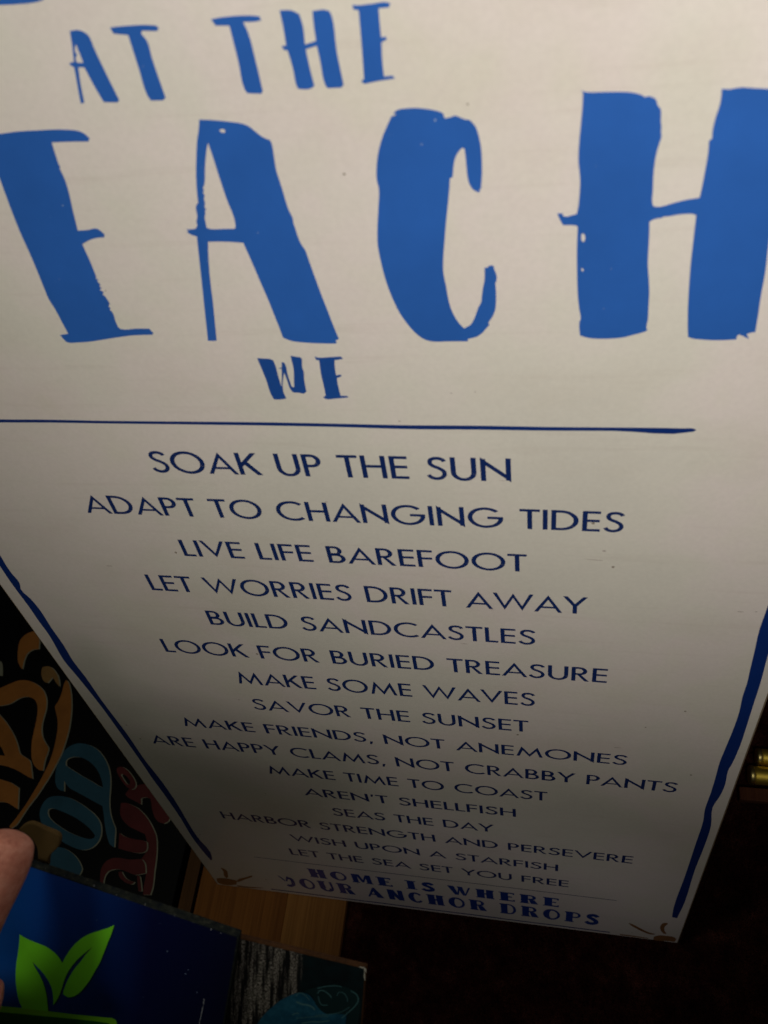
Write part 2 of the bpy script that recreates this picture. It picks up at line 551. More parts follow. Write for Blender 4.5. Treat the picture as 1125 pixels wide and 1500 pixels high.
letter([[(205, 108), (222, 114), (240, 117), (310, 116), (380, 115), (430, 116), (462, 119), (490, 126), (510, 134), (520, 142), (532, 137), (550, 139), (573, 152), (579, 168), (584, 184), (596, 198), (599, 230), (598, 262), (601, 285), (599, 312), (601, 335), (592, 365), (580, 405), (570, 450), (562, 520), (559, 600), (557, 668), (563, 678), (580, 681), (610, 677), (640, 668), (685, 655), (730, 645), (788, 636), (797, 600), (806, 555), (820, 480), (830, 420), (835, 355), (850, 346), (852, 310), (860, 270), (872, 228), (885, 190), (894, 150), (898, 100), (940, 102), (970, 96), (1000, 93), (1060, 97), (1125, 100), (1180, 103), (1235, 112), (1250, 150), (1242, 220), (1200, 420), (1160, 640), (1125, 890), (1112, 1000), (1090, 1120), (1076, 1215), (1062, 1298), (1046, 1299), (1020, 1307), (1032, 1331), (1000, 1316), (982, 1309), (972, 1318), (970, 1333), (920, 1336), (850, 1337), (790, 1333), (752, 1328), (731, 1320), (730, 1260), (731, 1180), (738, 1050), (745, 960), (755, 870), (772, 722), (755, 716), (720, 716), (680, 720), (640, 727), (608, 730), (606, 735), (565, 742), (542, 755), (541, 820), (537, 890), (534, 960), (539, 1040), (541, 1100), (537, 1180), (534, 1235), (527, 1275), (532, 1290), (500, 1301), (460, 1311), (420, 1322), (370, 1328), (320, 1330), (270, 1329), (230, 1323), (200, 1313), (198, 1245), (203, 1235), (196, 1180), (189, 1110), (186, 1010), (185, 900), (189, 778), (178, 773), (160, 771), (117, 771), (102, 745), (88, 713), (118, 713), (114, 724), (130, 729), (160, 722), (184, 716), (192, 680), (198, 620), (201, 555), (198, 510), (193, 460), (194, 400), (200, 320), (207, 250), (213, 180), (215, 118)],
        [(207, 818), (213, 811), (221, 816), (226, 832), (222, 848), (215, 854), (208, 846)],
        [(206, 984), (214, 983), (218, 992), (215, 999), (209, 996)]], *E5)
WEINK = ink_mat('we_brush_blue_ink', (.014, .085, .37))
# WE
letter([[(422, 1247), (450, 1250), (480, 1251), (500, 1257), (512, 1285), (525, 1335), (541, 1388), (543, 1340), (542, 1300), (525, 1298), (543, 1293), (542, 1268), (550, 1268), (557, 1274), (572, 1330), (590, 1385), (603, 1392), (602, 1340), (600, 1300), (592, 1265), (585, 1235), (605, 1240), (632, 1243), (640, 1252), (642, 1290), (650, 1315), (652, 1350), (663, 1412), (650, 1422), (625, 1417), (600, 1415), (585, 1400), (570, 1360), (555, 1318), (549, 1350), (550, 1410), (565, 1445), (535, 1450), (505, 1450), (490, 1425), (465, 1350), (440, 1290)]], *E3, m=WEINK)
letter([[(703, 1240), (720, 1245), (775, 1243), (830, 1240), (843, 1252), (800, 1258), (803, 1300), (808, 1332), (832, 1328), (832, 1338), (812, 1345), (815, 1370), (822, 1400), (830, 1432), (862, 1432), (868, 1440), (810, 1445), (760, 1448), (745, 1440), (757, 1430), (747, 1380), (735, 1330), (725, 1258), (710, 1257)]], *E3, m=WEINK)

# rules and border stripes
fl = Flat()
fl.poly([sproj(smooth_outline([(-90, 612.5), (0, 614.2), (70, 614.6), (150, 616.2), (280, 617.4), (400, 618.6), (500, 620.6), (590, 622.6), (700, 623.4), (800, 625.2), (900, 626.0), (1000, 627.3), (1018, 628.2), (1020, 630), (1015, 632.3), (900, 631.0), (800, 630.6), (700, 629.2), (600, 628.4), (500, 625.4), (400, 623.3), (280, 621.6), (150, 620.0), (70, 618.8), (0, 618.6), (-90, 617)]))])
fl.build('rule_line', STRIPE, sign, SN)
inner = [(-170, 560), (-120, 640), (-60, 727), (0, 813), (9.6, 829), (17, 839.7), (25.6, 849.3), (28.8, 854.7), (30.6, 863.2), (44.8, 877), (59.7, 895.2), (74.7, 918.7), (93.3, 945.3), (106.7, 967.7), (125, 991.4), (149, 1026), (186.7, 1076), (213, 1114.5), (237, 1144.7), (262, 1181.7), (269, 1193.8), (288.9, 1225.8), (308.4, 1248.9), (311, 1258.5)]
outer = [(309, 1260.4), (296, 1245.3), (280, 1224), (264, 1197.3), (238, 1160), (225, 1142.5), (205, 1113), (170.7, 1065.3), (150, 1036.7), (113.3, 990.7), (93.3, 966.7), (73.3, 932), (56.5, 909), (42.7, 888.8), (26.7, 867.5), (12.8, 848.3), (0, 829), (-60, 744), (-120, 655), (-170, 580)]
fl = Flat()
fl.poly([sproj(smooth_outline(inner + outer, 3))])
fl.build('border_stripe', STRIPE, sign, SN)
inner = [(1230, 560), (1190, 690), (1150, 810), (1125, 887), (1120, 901), (1112, 924), (1105, 955), (1099, 980), (1094.5, 1000), (1087.7, 1020.5), (1083, 1042.5), (1075, 1066), (1063.5, 1094), (1054, 1117.3), (1048.8, 1136.4), (1040.7, 1162.8), (1032.5, 1185.7), (1030, 1203), (1020.2, 1232.5), (1003, 1284.3), (986.9, 1328.7), (984.4, 1343.5)]
outer = [(991.8, 1344.8), (1003, 1321.3), (1017.7, 1274.5), (1032.5, 1237.5), (1041.6, 1209), (1043.6, 1183.2), (1054.7, 1165.7), (1062, 1149.6), (1066.4, 1129), (1073, 1117.3), (1084, 1092.4), (1094.3, 1061.6), (1104.5, 1029.3), (1114, 1000), (1125, 959), (1150, 880), (1190, 765), (1245, 600)]
fl = Flat()
fl.poly([sproj(smooth_outline(inner + outer, 3))])
fl.build('border_stripe', STRIPE, sign, SN)


def sign_strip(a, b, w, m, name, n=14, jit=.12):
    """a thin rule from pixel a to pixel b, w metres wide on the board, slightly uneven"""
    ua, ub = suv(*a), suv(*b)
    top, bot = [], []
    for i in range(n + 1):
        s = i / n
        u, v = ua[0] + (ub[0] - ua[0]) * s, ua[1] + (ub[1] - ua[1]) * s
        j = random.uniform(-jit, jit) * w
        top.append(sxyz(u, v - w / 2 + j))
        bot.append(sxyz(u, v + w / 2 + j * .6))
    f = Flat()
    for i in range(n):
        f.poly([[top[i], top[i + 1], bot[i + 1], bot[i]]])
    return f.build(name, m, sign, SN)


sign_strip((372, 1255.2), (903, 1319.0), .0010, NAVY, 'rule_line')
sign_strip((397, 1302.2), (893.5, 1365.6), .0026, STRIPE, 'rule_line')

# ------------------------------------------------------------------ stroke alphabets
T, HB = .145, .122


def rect(x0, y0, x1, y1):
    return [(x0, y0), (x1, y0), (x1, y1), (x0, y1)]


def ring(cx, cy, rx, ry, a0, a1, tx=T, ty=HB, n=28):
    out = []
    for i in range(n):
        q = []
        for a in (a0 + (a1 - a0) * i / n, a0 + (a1 - a0) * (i + 1) / n):
            c, s = math.cos(math.radians(a)), math.sin(math.radians(a))
            q.append(((cx + rx * c, cy + ry * s), (cx + (rx - tx) * c, cy + (ry - ty) * s)))
        out.append([q[0][0], q[1][0], q[1][1], q[0][1]])
    return out


def bowl(x0, xc, y0, y1, rx, tx=T, ty=HB):
    cy, ry = (y0 + y1) / 2, (y1 - y0) / 2
    return [rect(x0, y1 - ty, xc, y1), rect(x0, y0, xc, y0 + ty)] + ring(xc, cy, rx, ry, -90, 90, tx, ty, 14)


def path(pts, w):
    P = []
    n = len(pts)
    for i in range(n - 1):
        p0, p1, p2, p3 = pts[max(i - 1, 0)], pts[i], pts[i + 1], pts[min(i + 2, n - 1)]
        for k in range(6):
            s = k / 6
            P.append(tuple(.5 * (2 * p1[j] + (p2[j] - p0[j]) * s + (2 * p0[j] - 5 * p1[j] + 4 * p2[j] - p3[j]) * s * s + (-p0[j] + 3 * p1[j] - 3 * p2[j] + p3[j]) * s**3) for j in (0, 1)))
    P.append(pts[-1])
    L = []
    for i, p in enumerate(P):
        a, b = P[max(i - 1, 0)], P[min(i + 1, len(P) - 1)]
        d = Vector((b[0] - a[0], b[1] - a[1])).normalized()
        nx, ny = -d.y * w / 2, d.x * w / 2
        L.append(((p[0] + nx, p[1] + ny), (p[0] - nx, p[1] - ny)))
    return [[L[i][0], L[i + 1][0], L[i + 1][1], L[i][1]] for i in range(len(L) - 1)]


def s_shape(w=.128):
    return path([(.515, .81), (.455, .90), (.30, .945), (.145, .885), (.105, .745), (.175, .62), (.33, .525), (.465, .40), (.49, .235), (.40, .10), (.26, .055), (.115, .10), (.035, .215)], w)


def futura():
    G = {}
    G['A'] = (.94, [[(0, 0), (.135, 0), (.47, .74), (.47, 1.0)], [(.94, 0), (.805, 0), (.47, .74), (.47, 1.0)], rect(.20, .235, .74, .335)])
    G['B'] = (.60, [rect(0, 0, T, 1)] + bowl(T, .28, .47, 1, .245) + bowl(T, .30, 0, .555, .30))
    G['C'] = (.90, ring(.54, .5, .54, .52, 48, 312))
    G['D'] = (.80, [rect(0, 0, T, 1)] + bowl(T, .28, 0, 1, .52))
    G['E'] = (.52, [rect(0, 0, T, 1), rect(T, 1 - HB, .52, 1), rect(T, .47, .50, .47 + HB), rect(T, 0, .52, HB)])
    G['F'] = (.50, [rect(0, 0, T, 1), rect(T, 1 - HB, .50, 1), rect(T, .46, .48, .46 + HB)])
    G['G'] = (1.08, ring(.54, .5, .54, .52, 42, 356) + [rect(.60, .44, 1.075, .44 + HB)])
    G['H'] = (.72, [rect(0, 0, T, 1), rect(.72 - T, 0, .72, 1), rect(T, .47, .72 - T, .47 + HB)])
    G['I'] = (T, [rect(0, 0, T, 1)])
    G['K'] = (.68, [rect(0, 0, T, 1), [(T - .01, .36), (.67, 1), (.50, 1), (T - .01, .56)], [(.20, .50), (.33, .60), (.71, 0), (.54, 0)]])
    G['L'] = (.44, [rect(0, 0, T, 1), rect(T, 0, .45, HB)])
    G['M'] = (1.10, [[(0, 0), (.13, 0), (.29, .72), (.22, 1)], [(1.10, 0), (.97, 0), (.81, .72), (.88, 1)], [(.22, 1), (.55, .27), (.55, 0), (.245, .68)], [(.88, 1), (.55, .27), (.55, 0), (.855, .68)]])
    G['N'] = (.84, [rect(0, 0, T, .96), rect(.84 - T, .04, .84, 1), [(0, 1.03), (.84, .17), (.84, -.03), (0, .83)]])
    G['O'] = (1.08, ring(.54, .5, .54, .52, 0, 360, n=44))
    G['P'] = (.56, [rect(0, 0, T, 1)] + bowl(T, .27, .42, 1, .29))
    G['R'] = (.62, [rect(0, 0, T, 1)] + bowl(T, .27, .44, 1, .28) + [[(.47, 0), (.63, 0), (.33, .46), (.20, .46)]])
    G['S'] = (.56, s_shape())
    G['T'] = (.60, [rect(0, 1 - HB, .60, 1), rect(.30 - T / 2, 0, .30 + T / 2, 1 - HB)])
    G['U'] = (.72, [rect(0, .36, T, 1), rect(.72 - T, .36, .72, 1)] + ring(.36, .36, .36, .38, 180, 360))
    G['V'] = (.88, [[(0, 1), (.135, 1), (.44, .26), (.44, 0)], [(.88, 1), (.745, 1), (.44, .26), (.44, 0)]])
    G['W'] = (1.36, [[(0, 1), (.135, 1), (.385, .27), (.385, 0)], [(.68, 1), (.68, .74), (.385, 0), (.385, .27)], [(.68, 1), (.68, .74), (.975, 0), (.975, .27)], [(1.36, 1), (1.225, 1), (.975, .27), (.975, 0)]])
    G['Y'] = (.80, [rect(.40 - T / 2, 0, .40 + T / 2, .47), [(0, 1), (.15, 1), (.46, .47), (.34, .42)], [(.80, 1), (.65, 1), (.34, .47), (.46, .42)]])
    G[','] = (.16, [[(.04, .13), (.17, .13), (.09, -.17), (.0, -.17)]])
    G["'"] = (.16, [[(.04, 1), (.17, 1), (.10, .70), (.03, .70)]])
    G[' '] = (.30, [])
    return G


def deco():
    """fat-face capitals: one very heavy stem, hairline second stem, short serifs"""
    G = {}
    F_, t = .36, .15

    def stem(x, w, y0=0, y1=1):
        return rect(x, y0, x + w, y1)
    ser = lambda x0, x1, y: rect(x0, y, x1, y + .09)
    G['H'] = (.95, [stem(.06, .39), stem(.54, .36), rect(.45, .44, .54, .60), ser(0, .48, 0), ser(0, .48, .91), ser(.56, .95, 0), ser(.56, .95, .91)])
    G['O'] = (.90, ring(.45, .5, .45, .52, 90, 270, .33, .13) + ring(.45, .5, .45, .52, -90, 90, .14, .13))
    G['M'] = (1.15, [stem(.06, .30), stem(.82, .27), [(.30, 1), (.50, 1), (.66, .25), (.54, .10)], [(.95, 1), (.82, 1), (.54, .10), (.64, .10)], ser(0, .42, 0), ser(.76, 1.15, 0)])
    G['E'] = (.80, [stem(.08, .38), rect(.46, .88, .78, 1), rect(.46, .45, .66, .57), rect(.46, 0, .80, .12), ser(0, .46, 0), ser(0, .46, .91), rect(.70, .80, .78, 1), rect(.72, 0, .80, .20)])
    G['I'] = (.58, [stem(.10, .38), ser(0, .58, 0), ser(0, .58, .91)])
    G['S'] = (.66, path([(.62, .78), (.52, .90), (.36, .93), (.20, .84), (.20, .70), (.40, .54), (.56, .38), (.56, .20), (.40, .09), (.20, .10), (.06, .24)], .25))
    G['W'] = (1.2, [[(0, 1), (.34, 1), (.54, 0), (.34, 0)], [(.44, 0), (.54, 0), (.66, .9), (.58, .9)], [(.50, 1), (.78, 1), (.92, 0), (.76, 0)], [(.84, 0), (.92, 0), (1.2, 1), (1.10, 1)]])
    G['R'] = (.92, [stem(.06, F_)] + bowl(.42, .54, .46, 1, .28, .17, .12) + [[(.46, .46), (.74, .46), (.94, 0), (.56, 0)], ser(0, .48, 0), ser(0, .46, .91)])
    G['Y'] = (.90, [[(.0, 1), (.10, 1), (.36, .56), (.28, .50)], [(.34, .50), (.46, .56), (.62, 1), (.50, 1)]] + path([(.50, .92), (.74, .80), (.76, .50), (.68, .22), (.46, .08), (.30, .14)], .22))
    G['U'] = (.86, [stem(.04, .34, .3), stem(.70, .14, .3)] + ring(.44, .34, .40, .36, 180, 360, .27, .15) + [ser(0, .44, .91)])
    G['A'] = (.95, [[(0, 0), (.12, 0), (.50, .80), (.44, 1)], [(.95, 0), (.55, 0), (.34, .80), (.52, 1)], rect(.16, .24, .60, .35)])
    G['N'] = (.95, [stem(.04, .34), stem(.62, .29), [(.02, 1), (.42, 1), (.80, 0), (.62, 0)]])
    G['C'] = (.80, ring(.45, .5, .45, .52, 90, 270, .32, .13) + ring(.45, .5, .40, .52, 40, 90, .14, .16) + ring(.45, .5, .40, .52, 270, 320, .14, .16))
    G['D'] = (.90, [stem(.06, F_)] + bowl(.42, .50, 0, 1, .38, .15, .10) + [ser(0, .46, 0), ser(0, .46, .91)])
    G['P'] = (.82, [stem(.06, F_)] + bowl(.42, .52, .44, 1, .30, .14, .11) + [ser(0, .48, 0), ser(0, .46, .91)])
    G[' '] = (.24, [])
    return G


FUT, DECO = futura(), deco()


def text_line(s, left, right, top, base, glyphs=FUT, m=NAVY, gap=.115, clip=True):
    """left/right: pixels of the line's ends; top/base: pixels of a cap top and of the baseline"""
    u0, u1 = suv(*left)[0], suv(*right)[0]
    vt, vb = suv(*top)[1], suv(*base)[1]
    H = vb - vt
    bear = {c: .052 for c in 'AVWY'} if glyphs is FUT else {}
    if glyphs is FUT:
        bear.update({'T': .03, 'L': .012, 'O': .018, 'C': .014, 'G': .012, 'P': .012, 'F': .014, 'D': .008, 'K': .018, 'M': .01})
    pair = [gap - bear.get(a, 0) - bear.get(b, 0) for a, b in zip(s, s[1:])] + [0]
    tot = sum(glyphs[c][0] for c in s) + sum(pair)
    k = (u1 - u0) / tot
    fl = Flat()
    x = 0
    q = 0
    for ci, c in enumerate(s):
        w, polys = glyphs[c]
        for i, p in enumerate(polys):
            off = .00010 + .000012 * (i % 7)
            fl.poly([[sxyz(u0 + (x + a) * k, vb - b * H, off) for a, b in p]])
        x += w + pair[ci]
    return fl.build('text_line', m, sign, SN)


text_line('SOAK UP THE SUN', (218, 672), (749, 702), (370.5, 663.6), (453.4, 697.7))
text_line('ADAPT TO CHANGING TIDES', (128, 750), (913, 776), (790.4, 746.2), (790.4, 775.4))
text_line('LIVE LIFE BAREFOOT', (263, 797), (771.5, 816), (746, 811), (760, 837))
text_line('LET WORRIES DRIFT AWAY', (214.5, 848), (861, 878), (862, 875), (844.6, 898.8))
text_line('BUILD SANDCASTLES', (303.5, 903), (784, 935), (708.7, 918.6), (708.7, 939.9))
text_line('LOOK FOR BURIED TREASURE', (236.5, 942), (890, 987), (890.3, 980), (868, 998.8))
text_line('MAKE SOME WAVES', (348.2, 996), (783.5, 1026), (736, 1012), (736, 1030.8))
text_line('SAVOR THE SUNSET', (371, 1033), (774, 1058), (774.6, 1056), (766, 1071.6))
text_line('MAKE FRIENDS, NOT ANEMONES', (268, 1058), (918.5, 1114), (875, 1102.8), (873.5, 1117))
text_line('ARE HAPPY CLAMS, NOT CRABBY PANTS', (224, 1088), (992, 1153), (953, 1143), (953, 1157.4))
text_line('MAKE TIME TO COAST', (394, 1131), (801.9, 1161.5), (801.9, 1160.3), (792, 1172.3))
text_line("AREN'T SHELLFISH", (446.5, 1164.5), (755.6, 1190), (755.6, 1185), (755.6, 1196.5))
text_line('SEAS THE DAY', (487, 1189), (723.3, 1210), (723.3, 1208.2), (714.8, 1218.2))
text_line('HARBOR STRENGTH AND PERSEVERE', (322.5, 1191), (927, 1260), (927.3, 1254.6), (926.4, 1265))
text_line('WISH UPON A STARFISH', (424, 1224), (817.6, 1271), (817.6, 1266.6), (817, 1276))
text_line('LET THE SEA SET YOU FREE', (423.5, 1245), (833, 1294), (833.2, 1290.2), (831, 1299.2))
text_line('HOME IS WHERE', (452, 1278), (819, 1320), (819, 1316.4), (814.7, 1328.3), DECO, FOOT, .25)
text_line('YOUR ANCHOR DROPS', (409, 1287), (876, 1347), (875.3, 1340.4), (871.6, 1354.6), DECO, FOOT, .25)

# brown starfish prints in the two lower corners
for s, ox, oy, polys in (
    (6.25, 860, 1290, [[(378, 388), (395, 390), (470, 425), (560, 470), (628, 488), (600, 494), (540, 480), (455, 440), (400, 408)],
                       [(735, 386), (740, 396), (712, 420), (708, 455), (725, 480), (722, 488), (700, 484), (675, 455), (668, 425), (685, 396), (705, 386)],
                       [(612, 512), (660, 500), (725, 505), (800, 518), (818, 535), (800, 560), (740, 552), (650, 550), (605, 540)],
                       [(300, 488), (400, 500), (560, 524), (560, 530), (400, 510), (300, 496)]]),
    (5.625, 200, 1160, [[(690, 622), (720, 632), (748, 655), (754, 700), (742, 712), (722, 690), (715, 655)],
                        [(950, 688), (955, 700), (900, 718), (850, 738), (825, 742), (835, 722), (890, 705)],
                        [(660, 712), (700, 708), (760, 716), (828, 730), (822, 762), (770, 768), (710, 762), (668, 742)],
                        [(830, 768), (900, 778), (1000, 786), (1060, 792), (1000, 793), (900, 788), (830, 778)]])):
    fl = Flat()
    for p in polys:
        fl.poly([sproj(smooth_outline(px(p, s, ox, oy), 3, 50))])
    fl.build('starfish_print', SIENNA, sign, SN)

# small scuffs and chips in the paint
fl = Flat()
rs = random.Random(3)
for (x, y, l, w) in ((380, 695, 10, 1.1), (478, 735, 5, 1.2), (83, 467, 5, .7), (585, 617, 4, 1.5), (661, 576, 2, 2), (696, 574, 2, 2), (1085, 896, 9, 1.3), (1108, 896, 5, 1.3), (735, 704, 12, .8),
                     (720, 893, 8, .8), (680, 943, 12, .9), (350, 1025, 3, 1.2), (575, 1060, 1.6, 1.6), (160, 829, 9, 1.2), (905, 1095, 14, 1.0), (870, 820, 30, 1.0), (300, 850, 14, 1.0), (885, 807, 6, 2.2)):
    pts = []
    n = 9
    for i in range(n):
        a = i / n * math.tau
        r = 1 + rs.uniform(-.3, .3)
        pts.append((x + math.cos(a) * l * r / 2, y + math.sin(a) * w * r / 2 + math.cos(a) * l * .04))
    fl.poly([sproj(pts, .00006)])
sc = fl.build('scuff_marks', STAIN, sign, SN)
sc['kind'] = 'stuff'

# ------------------------------------------------------------------ black sign lying flat behind it
ZB = ZF + .016
blk = thing('black_sign', 'black printed sign with orange, blue and red lettering lying flat left of the white sign', 'sign', (-.3, .05, 0))
box_mesh('board', (-.70, -.26, ZF + .001), (on_plane(250, 1335, Vector((0, 0, ZB)), Vector((0, 0, 1))).x + .70, 0, 0), (0, .84, 0), (0, 0, ZB - ZF - .001), BLACKBOARD, blk, .0012)
ZV = Vector((0, 0, 1))


def fproj(pts, z):
    return [on_plane(x, y, Vector((0, 0, z)), ZV) for x, y in pts]


def art(name, loops, m, lvl, s=3.75, ox=0, oy=900, edge=(1.9, .5), sub=3):
    """a printed shape with the thin cream edge that shows along its right side"""
    L = [smooth_outline(px(lp, s, ox, oy), sub, 50) for lp in loops]
    z = ZB + .0003 * lvl
    fl = Flat()
    fl.poly([fproj(lp, z + .0002) for lp in L])
    o = fl.build(name, m, blk, ZV)
    fe = Flat()
    fe.poly([fproj([(x + edge[0], y + edge[1]) for x, y in lp], z + .0001) for lp in L])
    e = fe.build('cream_edge', CREAM, o, ZV)
    return o


art('letter', [[(175, 95), (195, 94), (207, 102), (215, 130), (213, 190), (195, 191), (172, 198), (150, 215), (138, 238), (130, 262), (122, 302), (110, 285), (100, 262), (97, 235), (99, 190), (107, 150), (122, 126), (145, 107)]], ORANGE, 1)
art('letter', [[(232, 292), (250, 285), (272, 287), (290, 298), (303, 314), (320, 345), (327, 398), (312, 380), (300, 362), (287, 345), (275, 362), (262, 376), (245, 370), (232, 350), (226, 320)]], OCHRE, 1)
art('letter', [[(-60, 430), (0, 405), (60, 378), (110, 362), (160, 365), (210, 390), (240, 422), (254, 465), (252, 520), (238, 570), (228, 620), (232, 670), (250, 708), (266, 735), (258, 768), (248, 795), (240, 830), (235, 858), (212, 853), (190, 832), (176, 800), (172, 750), (176, 690), (190, 625), (203, 560), (206, 510), (196, 475), (175, 458), (145, 452), (105, 462), (60, 488), (0, 502), (-60, 500)]], ORANGE, 2)
art('letter', [[(-60, 480), (0, 555), (30, 590), (60, 635), (85, 685), (100, 730), (110, 765), (138, 785), (163, 803), (172, 850), (178, 903), (150, 890), (115, 868), (60, 842), (0, 826), (-60, 820)],
               [(-40, 690), (0, 720), (28, 776), (0, 774), (-40, 770)]], ORANGE, 3)
art('letter', [[(-60, 880), (0, 905), (60, 925), (103, 953), (100, 1010), (97, 1070), (70, 1052), (40, 1035), (0, 1030), (-60, 1040)]], ORANGE, 1)
art('swash', [[(362, 360), (374, 372), (383, 400), (390, 440), (392, 520), (386, 580), (376, 640), (352, 722), (332, 775), (308, 822), (275, 885), (238, 943), (200, 1000), (158, 1053), (120, 1110), (88, 1157), (60, 1175), (50, 1165), (90, 1115), (132, 1058), (172, 995), (212, 928), (245, 865), (272, 808), (293, 745), (308, 680), (316, 630), (316, 580), (308, 540), (302, 505), (318, 480), (330, 455), (342, 420), (350, 385)]], ORANGE, 5)
art('letter', [[(-30, 250), (2, 258), (8, 280), (9, 310), (8, 338), (-30, 330)]], CREAM, 1)
art('letter', [[(352, 972), (330, 965), (315, 953), (305, 930), (303, 895), (308, 850), (320, 812), (335, 778), (352, 752), (372, 732), (398, 717), (425, 709), (455, 709), (485, 716), (512, 727), (540, 748), (563, 775), (583, 808), (597, 845), (605, 890), (605, 950), (600, 1020), (601, 1060), (608, 1105), (620, 1142), (632, 1173), (630, 1230), (627, 1280), (603, 1262), (590, 1228), (580, 1185), (574, 1140), (570, 1100), (562, 1052), (520, 1030), (470, 1002), (420, 975), (380, 952), (352, 915)],
               [(362, 830), (362, 805), (378, 790), (402, 783), (430, 783), (462, 792), (495, 812), (525, 842), (545, 875), (558, 910), (566, 950), (540, 940), (505, 918), (460, 893), (410, 862), (380, 843)]], TEAL, 2)
art('letter', [[(217, 1100), (222, 1068), (232, 1045), (248, 1022), (268, 1006), (300, 998), (335, 998), (370, 1004), (405, 1018), (440, 1038), (480, 1066), (518, 1098), (540, 1125), (553, 1155), (556, 1190), (550, 1225), (536, 1252), (515, 1274), (490, 1288), (460, 1294), (425, 1288), (385, 1272), (345, 1250), (300, 1220), (262, 1190), (232, 1155)],
               [(262, 1085), (266, 1072), (280, 1066), (300, 1068), (335, 1080), (370, 1095), (405, 1112), (440, 1134), (475, 1160), (505, 1190), (522, 1214), (515, 1228), (495, 1234), (470, 1230), (435, 1220), (400, 1206), (360, 1186), (320, 1160), (288, 1135), (268, 1110)]], TEAL, 1)
art('letter', [[(250, 1290), (290, 1275), (325, 1278), (355, 1286), (380, 1300), (408, 1322), (430, 1350), (443, 1375), (450, 1400), (430, 1440), (300, 1400), (230, 1350)]], TEAL, 4)
art('letter', [[(640, 855), (646, 842), (662, 836), (680, 842), (702, 858), (722, 882), (738, 908), (746, 935), (738, 955), (720, 962), (700, 950), (680, 930), (660, 900), (648, 878)],
               [(664, 882), (672, 876), (690, 885), (704, 900), (714, 918), (712, 935), (700, 932), (684, 914)]], RED, 4)
art('letter', [[(740, 945), (770, 935), (800, 930), (822, 950), (845, 975), (872, 1010), (900, 1050), (918, 1080), (932, 1110), (925, 1135), (900, 1150), (872, 1140), (850, 1115), (838, 1080), (832, 1045), (826, 1012), (800, 1005), (775, 1010), (775, 1045), (740, 1025), (700, 1003), (688, 988), (705, 965)]], RED, 3)
art('letter', [[(665, 1035), (695, 1036), (720, 1045), (750, 1060), (775, 1080), (800, 1108), (822, 1140), (842, 1178), (856, 1215), (861, 1260), (860, 1310), (855, 1360), (848, 1410), (838, 1500), (825, 1540), (785, 1540), (790, 1490), (800, 1440), (798, 1380), (776, 1342), (800, 1310), (808, 1280), (806, 1240), (795, 1205), (770, 1195), (740, 1180), (712, 1166), (690, 1148), (672, 1125), (660, 1098)]], RED, 2)
art('letter', [[(655, 1200), (675, 1214), (700, 1225), (745, 1236), (790, 1243), (806, 1252), (808, 1280), (800, 1300), (775, 1310), (735, 1308), (700, 1300), (650, 1285)]], RED, 6)
art('letter', [[(550, 1435), (555, 1400), (570, 1370), (592, 1350), (620, 1338), (660, 1338), (700, 1345), (740, 1346), (775, 1345), (792, 1362), (798, 1385), (800, 1420), (770, 1428), (740, 1430), (700, 1415), (655, 1400), (620, 1402), (595, 1412), (575, 1440), (565, 1500), (550, 1490)]], RED, 5)
art('letter', [[(668, 1412), (678, 1432), (692, 1450), (715, 1462), (740, 1470), (725, 1482), (700, 1478), (675, 1462), (655, 1440), (650, 1415)]], RED, 1)
art('letter', [[(752, 1432), (768, 1440), (773, 1470), (778, 1520), (760, 1520), (755, 1470)]], RED, 7)

# ------------------------------------------------------------------ brass rods and their strip at the right
rods = []


def rod(end_px, z, r, label, tilt):
    p = on_plane(*end_px, Vector((0, 0, z)), ZV)
    t = thing('brass_rod', label, 'rod', p, 'brass rods right of the sign')
    d = Vector((math.cos(tilt), math.sin(tilt), 0))
    nrm = Vector((-d.y, d.x, 0))

    def tube(name, prof, m):
        n = 24
        vs, fs = [], []
        for (s, rr) in prof:
            for i in range(n):
                a = i / n * math.tau
                vs.append(tuple(p + d * s + nrm * (math.cos(a) * rr) + ZV * (math.sin(a) * rr)))
        for k in range(len(prof) - 1):
            for i in range(n):
                j = (i + 1) % n
                fs.append((k * n + i, k * n + j, (k + 1) * n + j, (k + 1) * n + i))
        fs.append(tuple(range(n))[::-1])
        fs.append(tuple((len(prof) - 1) * n + i for i in range(n)))
        me = bpy.data.meshes.new(name)
        me.from_pydata(vs, [], fs)
        bm = bmesh.new()
        bm.from_mesh(me)
        bmesh.ops.recalc_face_normals(bm, faces=bm.faces)
        bm.to_mesh(me)
        bm.free()
        me.shade_smooth()
        return link(name, me, m, t)
    tube('rod_tube', [(.0055, r * .90), (.008, r * .93), (.42, r * .93)], BRASS)
    tube('end_cap', [(0, r * .62), (.0005, r * .80), (.0015, r * .93), (.0030, r * .97), (.0055, r * .96), (.0062, r * .93)], GOLDEND)
    return t


wz = .0168
rod((1106, 1108), ZF + .0100, .0098, 'slim brass rod, farther of two, beside the lower right edge of the white sign', 0.0)
rod((1095.5, 1134.5), ZF + .0108, .0106, 'thicker greenish brass rod, nearer of two, right of the white sign', 0.0)
led = thing('wooden_block', 'narrow dull brown wooden strip in front of the two brass rods', 'block', (.8, .17, 0))
ba = on_plane(1087, 1152, Vector((0, 0, ZF + .012)), ZV)
bb = on_plane(1084, 1171, Vector((0, 0, ZF + .012)), ZV)
box_mesh('block_board', (bb.x, bb.y, ZF + .001), (.5, 0, 0), (0, ba.y - bb.y, 0), (0, 0, .011), wood_mat('dull_red_wood', (.16, .06, .03), (.09, .03, .015), 5), led, .0012)

# ------------------------------------------------------------------ blue carton held near the camera, and a dark panel behind it


def held_box(name, label, cat, p1, p2, p3, z2, a, thick, m_face, m_edge, extra=0):
    pass


def at_depth(px_, py_, z):
    return CAM + ray(px_, py_) * z


